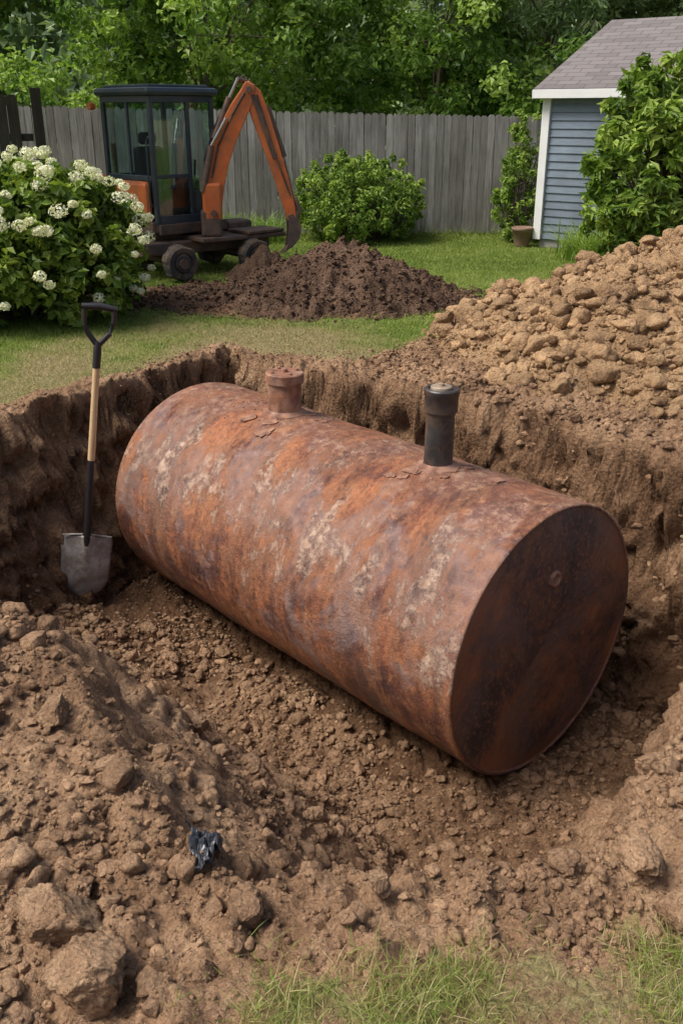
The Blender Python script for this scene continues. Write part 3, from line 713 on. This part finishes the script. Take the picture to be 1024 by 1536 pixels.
P=np.stack([x,y,H(x,y)-.004],-1);n=len(P);sh=np.clip(rng.normal(.5,.22,n)+.4*(rng.uniform(size=n)<.45*dr[m]+.15),0,1)
blades(P,rng.uniform(.02,.07,n)*(.5+.7*cl[m]),rng.uniform(.0014,.0030,n),1.0,'foreground_grass',M_grass,sh)
x1,y1,g1,dr1,d1=gsample(150000,-4.2,4.5,5.6,9.5)
x2,y2,g2,dr2,d2=gsample(110000,-5.5,6,9.5,15.4)
x=np.concatenate([x1,x2]);y=np.concatenate([y1,y2]);g_=np.concatenate([g1,g2]);dr=np.concatenate([dr1,dr2])
m=(rng.uniform(size=len(x))<g_*np.where(y<9.5,.8,1)*(1-.45*dr));x=x[m];y=y[m];dr=dr[m]
P=np.stack([x,y,H(x,y)-.003],-1);n=len(P)
isd=rng.uniform(size=n)<dr*.8;dist=y/7
for mk,nm,mt in ((~isd,'lawn_grass',M_grass),(isd,'dry_grass',M_straw)):
    q=mk.sum();sh=np.clip(.45+.45*fbm(x[mk]*.9,y[mk]*.9,0,3,511)+rng.normal(0,.16,q),0,.95)
    blades(P[mk],rng.uniform(.02,.055,q)*np.where(isd[mk],.8,1.0),rng.uniform(.003,.005,q)*dist[mk],.9,nm,mt,sh)
n=1700;ctr=rng.uniform(size=(34,2));cx=2.95+ctr[:,0]*1.3;cyy=12.2-ctr[:,0]*.9+ctr[:,1]*.9;k=rng.integers(0,34,n)
P=np.stack([cx[k]+rng.normal(size=n)*.07,cyy[k]+rng.normal(size=n)*.07,np.zeros(n)],-1)
blades(P,rng.uniform(.3,.65,n),rng.uniform(.012,.022,n),.9,'daylily_clumps',M_leafS,rng.uniform(.2,.9,n))
n=420;P=np.stack([rng.uniform(-1.9,-.9,n),rng.uniform(14.2,15,n),np.zeros(n)],-1)
blades(P,rng.uniform(.25,.55,n),rng.uniform(.012,.03,n),.8,'ornamental_grass',M_leafS,rng.uniform(.1,.7,n))
n=1500;P=np.stack([rng.uniform(-5,6,n),rng.uniform(15.1,15.36,n),np.zeros(n)],-1)
blades(P,rng.uniform(.06,.2,n),rng.uniform(.01,.016,n),.8,'fence_line_weeds',M_grass,rng.uniform(.1,.7,n))
# ---------------------------------------------------------------- fences
def fence(name,p0,p1,h0,h1,pw,m,gap=.006,ear=.03):
    root=empty(name,(p0[0],p0[1],0));a=Vector((p0[0],p0[1],0));b=Vector((p1[0],p1[1],0));L=(b-a).length;u=(b-a)/L;nn=Vector((u.y,-u.x,0))
    n=int(L/(pw+gap));V=[];F=[];SH=[]
    for i in range(n):
        s=i*(pw+gap);h=h0+(h1-h0)*s/L+random.uniform(-.012,.012);off=random.uniform(-.003,.003);sh=random.random()
        tw=random.uniform(-.004,.004)
        pr=[(0,0),(pw,0),(pw,h-ear),(pw-ear,h),(ear,h),(0,h-ear)]
        base=len(V)
        for dpt in (.010+off,-.010+off):
            for q,z in pr:
                p=a+u*(s+q+tw*z)+nn*dpt;V.append((p.x,p.y,z+.03));SH.append(sh)
        F.append([base+0,base+1,base+2,base+5]);F.append([base+5,base+2,base+3,base+4])
        F.append([base+6+5,base+6+2,base+6+1,base+6]);F.append([base+6+4,base+6+3,base+6+2,base+6+5])
        for j in range(6):
            k=(j+1)%6;F.append([base+j,base+6+j,base+6+k,base+k])
    np_mesh('pickets',np.array(V),np.array(F),m,False,{'shade':np.array(SH)},root)
    for j,zz in enumerate((.35,1.0,1.5)):
        c=(a+b)/2-nn*.04;ob=box('rail_%d'%j,(c.x,c.y,zz),(L,.04,.09),m,math.atan2(u.y,u.x),root,.004)
    k=0;s=0
    while s<L:
        p=a+u*s-nn*.10;h=h0+(h1-h0)*s/L
        box('post_%d'%k,(p.x,p.y,h*.5),(.09,.09,h-.06),m,math.atan2(u.y,u.x),root,.004);s+=2.4;k+=1
    return root
fence('wooden_fence',(-6.2,15.2),(4.6,15.5),1.88,1.68,.105,M_fence)
fence('dark_wooden_fence',(-8.2,11.9),(-3.95,12.9),1.98,1.98,.135,M_fenceD)
box('fence_post',(-3.86,12.9,1.03),(.12,.12,2.1),M_fenceD,.2,None,.01)
# ---------------------------------------------------------------- shed
def shed():
    root=empty('blue_shed',(2.82,14.0,0))
    c0=Vector((2.84,14.0,0));u=Vector((.8,-.6,0));v=Vector((.6,.8,0));Lw=5.0;Dp=4.6;hE=2.07;rise=.93
    V=[];F=[];SH=[]
    def board(p,q,z0,z1,nrm):
        b=len(V);sh=random.uniform(.5,1)
        for pt,z,of in ((p,z0,.020),(q,z0,.020),(q,z1,.002),(p,z1,.002),(p,z0,0),(q,z0,0)):
            w=pt+nrm*of;V.append((w.x,w.y,z));SH.append(sh)
        F.append([b,b+1,b+2,b+3]);F.append([b+4,b+5,b+1,b])
    step=.105
    for side in range(4):
        if side==0:p,q,nr=c0,c0+u*Lw,-v
        elif side==1:p,q,nr=c0,c0+v*Dp,-u
        elif side==2:p,q,nr=c0+v*Dp,c0+u*Lw+v*Dp,v
        else:p,q,nr=c0+u*Lw,c0+u*Lw+v*Dp,u
        z=.12
        top=hE if side in (0,2) else hE+rise
        while z<top-.01:
            z1=min(z+step,top);pp,qq=p,q
            if z1>hE and side in (1,3):
                k=(z1-hE)/rise*.5;pp=p.lerp(q,k);qq=q.lerp(p,k)
            board(pp,qq,z,z1,nr);z+=step
    np_mesh('siding',np.array(V),np.array(F),M_siding,False,{'shade':np.array(SH)},root)
    cc=c0+u*Lw/2+v*Dp/2;az=math.atan2(u.y,u.x)
    box('foundation',(cc.x,cc.y,.05),(Lw-.03,Dp-.03,.14),simple('concrete',(.3,.29,.27),.9),az,root,.005)
    for nm,p in (('corner_trim_a',c0),('corner_trim_b',c0+u*Lw),('corner_trim_c',c0+v*Dp)):
        box(nm,(p.x,p.y,hE/2+.06),(.115,.115,hE-.10),M_white,az,root,.004)
    rm,nt,b,o=mat('asphalt_shingles');co=objco(nt)
    br=N(nt,'ShaderNodeTexBrick');br.inputs['Scale'].default_value=1;br.inputs['Brick Width'].default_value=.30;br.inputs['Row Height'].default_value=.14;br.inputs['Mortar Size'].default_value=.008
    br.inputs['Color1'].default_value=(.125,.108,.103,1);br.inputs['Color2'].default_value=(.22,.195,.185,1);br.inputs['Mortar'].default_value=(.05,.045,.045,1)
    nt.links.new(co,br.inputs['Vector'])
    c=mixc(nt,.30,br.outputs[0],ramp(nt,noise(nt,co,70,3,.7),[(.3,(.08,.07,.07)),(.7,(.26,.235,.225))]))
    nt.links.new(c,b.inputs['Base Color']);b.inputs['Roughness'].default_value=.95
    bump(nt,b,br.outputs['Fac'],-.6,.015)
    oh=.16;slope=math.atan2(rise,Dp/2);Ls=(Dp/2+oh)/math.cos(slope)
    for sgn,nm in ((1,'roof_front'),(-1,'roof_back')):
        bm=bmesh.new();bmesh.ops.create_cube(bm,size=1)
        bmesh.ops.transform(bm,matrix=Matrix.Translation((0,Ls/2,0))@Matrix.Diagonal((Lw+2*oh,Ls,.05,1)),verts=bm.verts)
        ob=bm_obj(nm,bm,rm,None,.006);ob.parent=root;ob.matrix_parent_inverse=Matrix.Translation(-Vector(root.location))
        e=c0+u*Lw/2+(v*-oh if sgn>0 else v*(Dp+oh))
        R=Matrix.Rotation(az+(0 if sgn>0 else math.pi),4,'Z')@Matrix.Rotation(slope,4,'X')
        ob.matrix_basis=Matrix.Translation((e.x,e.y,hE+.06-oh*math.tan(slope)))@R
    e=c0+u*Lw/2-v*(oh+.012);box('fascia',(e.x,e.y,hE-.045),(Lw+2*oh+.01,.022,.11),M_white,az,root,.003)
    e=c0+u*Lw/2-v*(oh*.5);box('soffit',(e.x,e.y,hE-.085),(Lw+2*oh-.02,oh-.01,.015),M_white,az,root,.002)
    for nm,off in (('rake_a',-u*(oh+.012)),('rake_b',u*(Lw+oh+.012))):
        for k,(st,sg) in enumerate(((c0-v*oh,1),(c0+v*(Dp+oh),-1))):
            bm=bmesh.new();bmesh.ops.create_cube(bm,size=1)
            bmesh.ops.transform(bm,matrix=Matrix.Translation((0,Ls/2,-.055))@Matrix.Diagonal((.022,Ls,.10,1)),verts=bm.verts)
            ob=bm_obj(nm+str(k),bm,M_white,None,.003);ob.parent=root;ob.matrix_parent_inverse=Matrix.Translation(-Vector(root.location))
            p=st+off;ob.matrix_basis=Matrix.Translation((p.x,p.y,hE+.06-oh*math.tan(slope)))@Matrix.Rotation(az+(0 if sg>0 else math.pi),4,'Z')@Matrix.Rotation(slope,4,'X')
shed()
# ---------------------------------------------------------------- excavator
def excavator():
    ex=empty('mini_excavator',(-1.9,11.7,0))
    K=Vector((-2.12,11.2,0));r1=Vector((.7071,.7071,0));r2=Vector((-.7071,.7071,0));A45=math.pi/4
    def W(a,b,z):p=K+r1*a+r2*b;return (p.x,p.y,z)
    def bx(nm,a0,a1,b0,b1,z0,z1,m,bev=.012):return box(nm,W((a0+a1)/2,(b0+b1)/2,(z0+z1)/2),(a1-a0,b1-b0,z1-z0),m,A45,ex,bev)
    cw,cd=.90,1.0
    bx('cab_floor',-.0,cw+.02,-.0,cd+.02,.50,.60,M_steel,.02)
    p=.055
    for i,(a,b) in enumerate(((0,0),(cw-p,0),(0,cd-p),(cw-p,cd-p))):bx('cab_pillar_%d'%i,a,a+p,b,b+p,.58,1.97,M_cabframe,.014)
    bx('roof',-.05,cw+.05,-.05,cd+.05,1.965,2.055,M_cabframe,.04)
    bx('roof_top',.04,cw-.04,.04,cd-.04,2.05,2.085,M_cabframe,.015)
    bx('roof_rail_front',.05,cw-.05,.004,.05,1.90,1.97,M_cabframe,.006);bx('roof_rail_side',.004,.05,.05,cd-.05,1.90,1.97,M_cabframe,.006)
    bx('roof_rail_back',.05,cw-.05,cd-.05,cd-.004,1.90,1.97,M_cabframe,.006);bx('roof_rail_far',cw-.05,cw-.004,.05,cd-.05,1.90,1.97,M_cabframe,.006)
    bx('front_mullion',.50,.545,.0,.04,.60,1.91,M_cabframe,.008)
    bx('front_sill',.055,cw-.055,.004,.045,.60,.69,M_cabframe,.006)
    bx('front_midbar',.055,.50,.006,.038,1.10,1.14,M_cabframe,.006)
    bx('front_door_panel',.56,cw-.06,.010,.035,.69,.95,M_cabframe,.006)
    bx('front_glass_a',.055,.50,.018,.024,.69,1.90,M_glass,0);bx('front_glass_b',.545,cw-.055,.018,.024,.95,1.90,M_glass,0)
    bx('side_mullion',.0,.035,.45,.485,1.08,1.90,M_cabframe,.008)
    bx('side_sill',-.004,.05,.055,cd-.055,1.07,1.13,M_cabframe,.008)
    bx('side_glass',.018,.024,.055,cd-.055,1.12,1.90,M_glass,0)
    bx('back_glass',.055,cw-.055,cd-.026,cd-.02,1.12,1.90,M_glass,0);bx('far_glass',cw-.026,cw-.02,.055,cd-.055,.9,1.90,M_glass,0)
    bx('back_panel',.05,cw-.05,cd-.04,cd-.012,.60,1.12,M_cabframe,.006);bx('far_panel',cw-.04,cw-.012,.05,cd-.05,.60,.92,M_cabframe,.006)
    bx('engine_cover',-.08,.012,.07,cd+.18,.62,1.07,M_orange,.05)
    bx('counterweight',-.05,cw+.1,cd+.0,cd+.30,.52,1.10,M_orange,.07)
    bx('cover_vent',-.086,-.075,.45,.80,.74,.94,M_steel,.004)
    for i in range(5):bx('vent_slat_%d'%i,-.094,-.08,.46,.79,.76+.035*i,.77+.035*i,M_orange,.002)
    bx('side_skirt',-.05,.03,.02,cd+.1,.50,.63,M_steel,.012)
    bx('front_skirt',.02,cw+.1,-.03,.02,.48,.60,M_steel,.012)
    bx('seat_base',.28,.68,.35,.78,.62,.98,M_seat,.04);bx('seat_back',.28,.68,.72,.84,.95,1.42,M_seat,.05);bx('headrest',.36,.60,.74,.83,1.44,1.58,M_seat,.04)
    bx('console',.15,.26,.2,.6,.6,1.08,M_cabframe,.03);bx('console_b',.70,.80,.2,.6,.6,1.08,M_cabframe,.03)
    tube('lever_a',[W(.2,.25,1.05),W(.2,.22,1.28)],[.01,.016],M_seat,ex);tube('lever_b',[W(.75,.25,1.05),W(.75,.22,1.28)],[.01,.016],M_seat,ex)
    tube('grab_rail',[W(-.02,.03,.8),W(-.05,.03,.85),W(-.05,.03,1.5),W(-.02,.03,1.55)],.010,M_cabframe,ex,8)
    tube('work_lamp',[W(-.06,cd+.02,1.86),W(-.13,cd+.02,1.86)],[.035,.045],M_orange,ex)
    tube('exhaust',[W(.25,cd+.18,1.0),W(.25,cd+.18,1.45)],.03,M_steel,ex)
    cc=Vector(W(.45,.5,0))
    tube('slewing_ring',[(cc.x,cc.y,.30),(cc.x,cc.y,.51)],[.36,.36],M_steel,ex,32)
    f=Vector((.80,.60,0));s=Vector((-.60,.80,0));az=math.atan2(f.y,f.x)
    c2=Vector((-1.72,11.72,0))
    def P(a,b,z):q=c2+f*a+s*b;return (q.x,q.y,z)
    box('chassis',P(0,0,.33),(1.75,.42,.15),M_steel,az,ex,.02)
    box('deck_plate',P(.35,-.05,.425),(1.15,.90,.05),M_steel,az,ex,.012)
    box('deck_plate_front',P(.62,-.30,.475),(.55,.42,.04),M_steel,az+.1,ex,.012)
    box('stabiliser_block',P(.55,.1,.50),(.35,.3,.14),M_steel,az,ex,.03)
    for i,a in enumerate((-.55,.45)):
        tube('axle_%d'%i,[P(a,-.55,.20),P(a,.55,.20)],.05,M_steel,ex)
        for j,b in enumerate((-.52,.52)):
            prof=[(-.095,.001),(-.095,.09),(-.07,.11),(-.09,.13),(-.09,.175),(-.06,.20),(.06,.20),(.09,.175),(.09,.13),(.07,.11),(.095,.09),(.095,.001)]
            V,F=revolve(prof,36);V=[Vector(v) for v in V];bm=bm_from(V,F)
            for v in bm.verts:
                r=math.hypot(v.co.x,v.co.y)
                if r>.19:
                    an=math.atan2(v.co.y,v.co.x);k=1+.04*(1 if math.sin(an*18)>0 else -1);v.co.x*=k;v.co.y*=k
            ob=bm_obj('wheel_%d%d'%(i,j),bm,M_rubber,None,.004)
            ob.parent=ex;ob.matrix_parent_inverse=Matrix.Translation(-Vector(ex.location))
            ob.matrix_basis=Matrix.Translation(P(a,b,.205))@Matrix.Rotation(az,4,'Z')@Matrix.Rotation(math.pi/2,4,'X')
            tube('hub_%d%d'%(i,j),[P(a,b-.11,.205),P(a,b+.11,.205)],[.06,.06],M_steel,ex,8)
    o=Vector((-1.55,11.45,0));bd=Vector((.985,.17,0)).normalized();bn=Vector((-bd.y,bd.x,0))
    def Q(x,y,z):q=o+bd*x+bn*y;return (q.x,q.y,z)
    def plate(nm,pts,t,m,y=0,bev=.01):
        bm=bmesh.new();a=[bm.verts.new(Q(x,y-t/2,z)) for x,z in pts];b=[bm.verts.new(Q(x,y+t/2,z)) for x,z in pts]
        bm.faces.new(a);bm.faces.new(b[::-1])
        for i in range(len(pts)):
            k=(i+1)%len(pts);bm.faces.new((a[i],b[i],b[k],a[k]))
        bmesh.ops.recalc_face_normals(bm,faces=bm.faces);return bm_obj(nm,bm,m,ex,bev)
    def band(cl,wd):
        L=[];Rr=[]
        for i,(x,z) in enumerate(cl):
            a=cl[max(i-1,0)];b=cl[min(i+1,len(cl)-1)];dx,dz=b[0]-a[0],b[1]-a[1];l=math.hypot(dx,dz);nx_,nz_=-dz/l,dx/l
            L.append((x+nx_*wd[i]/2,z+nz_*wd[i]/2));Rr.append((x-nx_*wd[i]/2,z-nz_*wd[i]/2))
        return L+Rr[::-1]
    bang=math.atan2(bd.y,bd.x)
    box('boom_bracket',Q(.02,0,.60),(.24,.24,.30),M_steel,bang,ex,.03)
    box('boom_foot',Q(.04,-.02,.84),(.22,.20,.42),M_orange,bang,ex,.03)
    plate('boom',band([(.05,.66),(.07,.95),(.13,1.25),(.24,1.55),(.38,1.80),(.49,1.98),(.53,2.10)],[.17,.21,.23,.24,.22,.17,.11]),.13,M_orange)
    plate('stick',band([(.48,2.10),(.56,1.98),(.64,1.75),(.75,1.42),(.86,1.08),(.95,.75),(.975,.62)],[.09,.19,.20,.18,.16,.13,.10]),.11,M_orange,.0)
    plate('stick_side',band([(.55,1.98),(.66,1.68),(.78,1.30)],[.05,.06,.04]),.14,M_steel,.0,.004)
    tube('pivot_pin',[Q(.51,-.12,2.03),Q(.51,.12,2.03)],.035,M_steel,ex);tube('foot_pin',[Q(.05,-.14,.72),Q(.05,.14,.72)],.035,M_steel,ex)
    tube('wrist_pin',[Q(.965,-.10,.66),Q(.965,.10,.66)],.03,M_steel,ex)
    tube('boom_cylinder',[Q(-.06,-.09,.95),Q(.06,-.09,1.45)],.035,M_steel,ex);tube('boom_rod',[Q(.06,-.09,1.45),Q(.24,-.09,1.74)],.018,M_chrome,ex)
    tube('stick_cylinder',[Q(.10,-.03,1.52),Q(.29,-.03,1.95)],.034,M_steel,ex);tube('stick_rod',[Q(.29,-.03,1.95),Q(.39,-.03,2.14)],.017,M_chrome,ex)
    tube('stick_lug',[Q(.39,-.05,2.14),Q(.50,.02,2.11)],.025,M_steel,ex)
    tube('bucket_cylinder',[Q(.72,.0,1.86),Q(.90,.0,1.32)],.03,M_steel,ex);tube('bucket_rod',[Q(.90,.0,1.32),Q(1.01,.0,.86)],.015,M_chrome,ex)
    tube('hose_a',[Q(.02,.05,1.0),Q(-.02,.05,1.3),Q(.10,.05,1.62),Q(.30,.05,1.98),Q(.46,.05,2.18),Q(.60,.05,2.02)],.012,M_rubber,ex,8)
    tube('hose_b',[Q(.05,-.075,1.1),Q(.14,-.075,1.45),Q(.30,-.075,1.75),Q(.46,-.075,2.0)],.012,M_rubber,ex,8)
    tube('hose_c',[Q(.60,-.06,1.98),Q(.72,-.075,1.55),Q(.84,-.07,1.2),Q(.95,-.06,.9)],.010,M_rubber,ex,8)
    plate('bucket_link',band([(1.02,.86),(1.06,.74),(1.02,.62)],[.05,.06,.05]),.10,M_steel)
    sh=[(.92,.68),(1.04,.64),(1.07,.54),(1.05,.42),(.97,.32),(.88,.27),(.905,.36),(.92,.50)]
    plate('bucket_side_a',sh,.012,M_steel,-.11,.002);plate('bucket_side_b',sh,.012,M_steel,.11,.002)
    plate('bucket_back',[(.92,.68),(1.04,.64),(1.07,.54),(1.05,.42),(.97,.32),(.88,.27),(.89,.30),(.955,.345),(1.02,.43),(1.04,.54),(1.01,.61),(.93,.645)],.205,M_steel,0,.003)
    for i in range(4):
        y=-.09+.06*i;plate('tooth_%d'%i,[(.905,.30),(.82,.235),(.89,.265)],.022,M_steel,y,.002)
excavator()
# ---------------------------------------------------------------- camera / light
cam=bpy.data.cameras.new('camera');co=bpy.data.objects.new('camera',cam);COL.objects.link(co)
co.location=(0,0,1.8);co.rotation_euler=(math.radians(90-23.2),0,0)
cam.sensor_fit='VERTICAL';cam.sensor_height=36;cam.sensor_width=24;cam.lens=36*1400/1536;cam.clip_end=1000;cam.clip_start=.05
S.camera=co
EL,AZ=56,-104
el,az=math.radians(EL),math.radians(AZ)
sd=Vector((math.sin(az)*math.cos(el),math.cos(az)*math.cos(el),math.sin(el)))
sun=bpy.data.lights.new('sun','SUN');sun.energy=3.6;sun.angle=math.radians(26);sun.color=(1,.975,.94)
so=bpy.data.objects.new('sun',sun);COL.objects.link(so);so.rotation_euler=(-sd).to_track_quat('-Z','Y').to_euler();so.location=(-5,3,10)
w_=bpy.data.worlds.new('World');S.world=w_;w_.use_nodes=True;nt=w_.node_tree
sky=nt.nodes.new('ShaderNodeTexSky');sky.sky_type='NISHITA';sky.sun_disc=False;sky.sun_elevation=el;sky.sun_rotation=az
sky.air_density=1.0;sky.dust_density=5;sky.ozone_density=.6
nt.links.new(sky.outputs[0],nt.nodes['Background'].inputs[0]);nt.nodes['Background'].inputs[1].default_value=.15
S.view_settings.view_transform='Standard';S.view_settings.look='None';S.view_settings.exposure=0
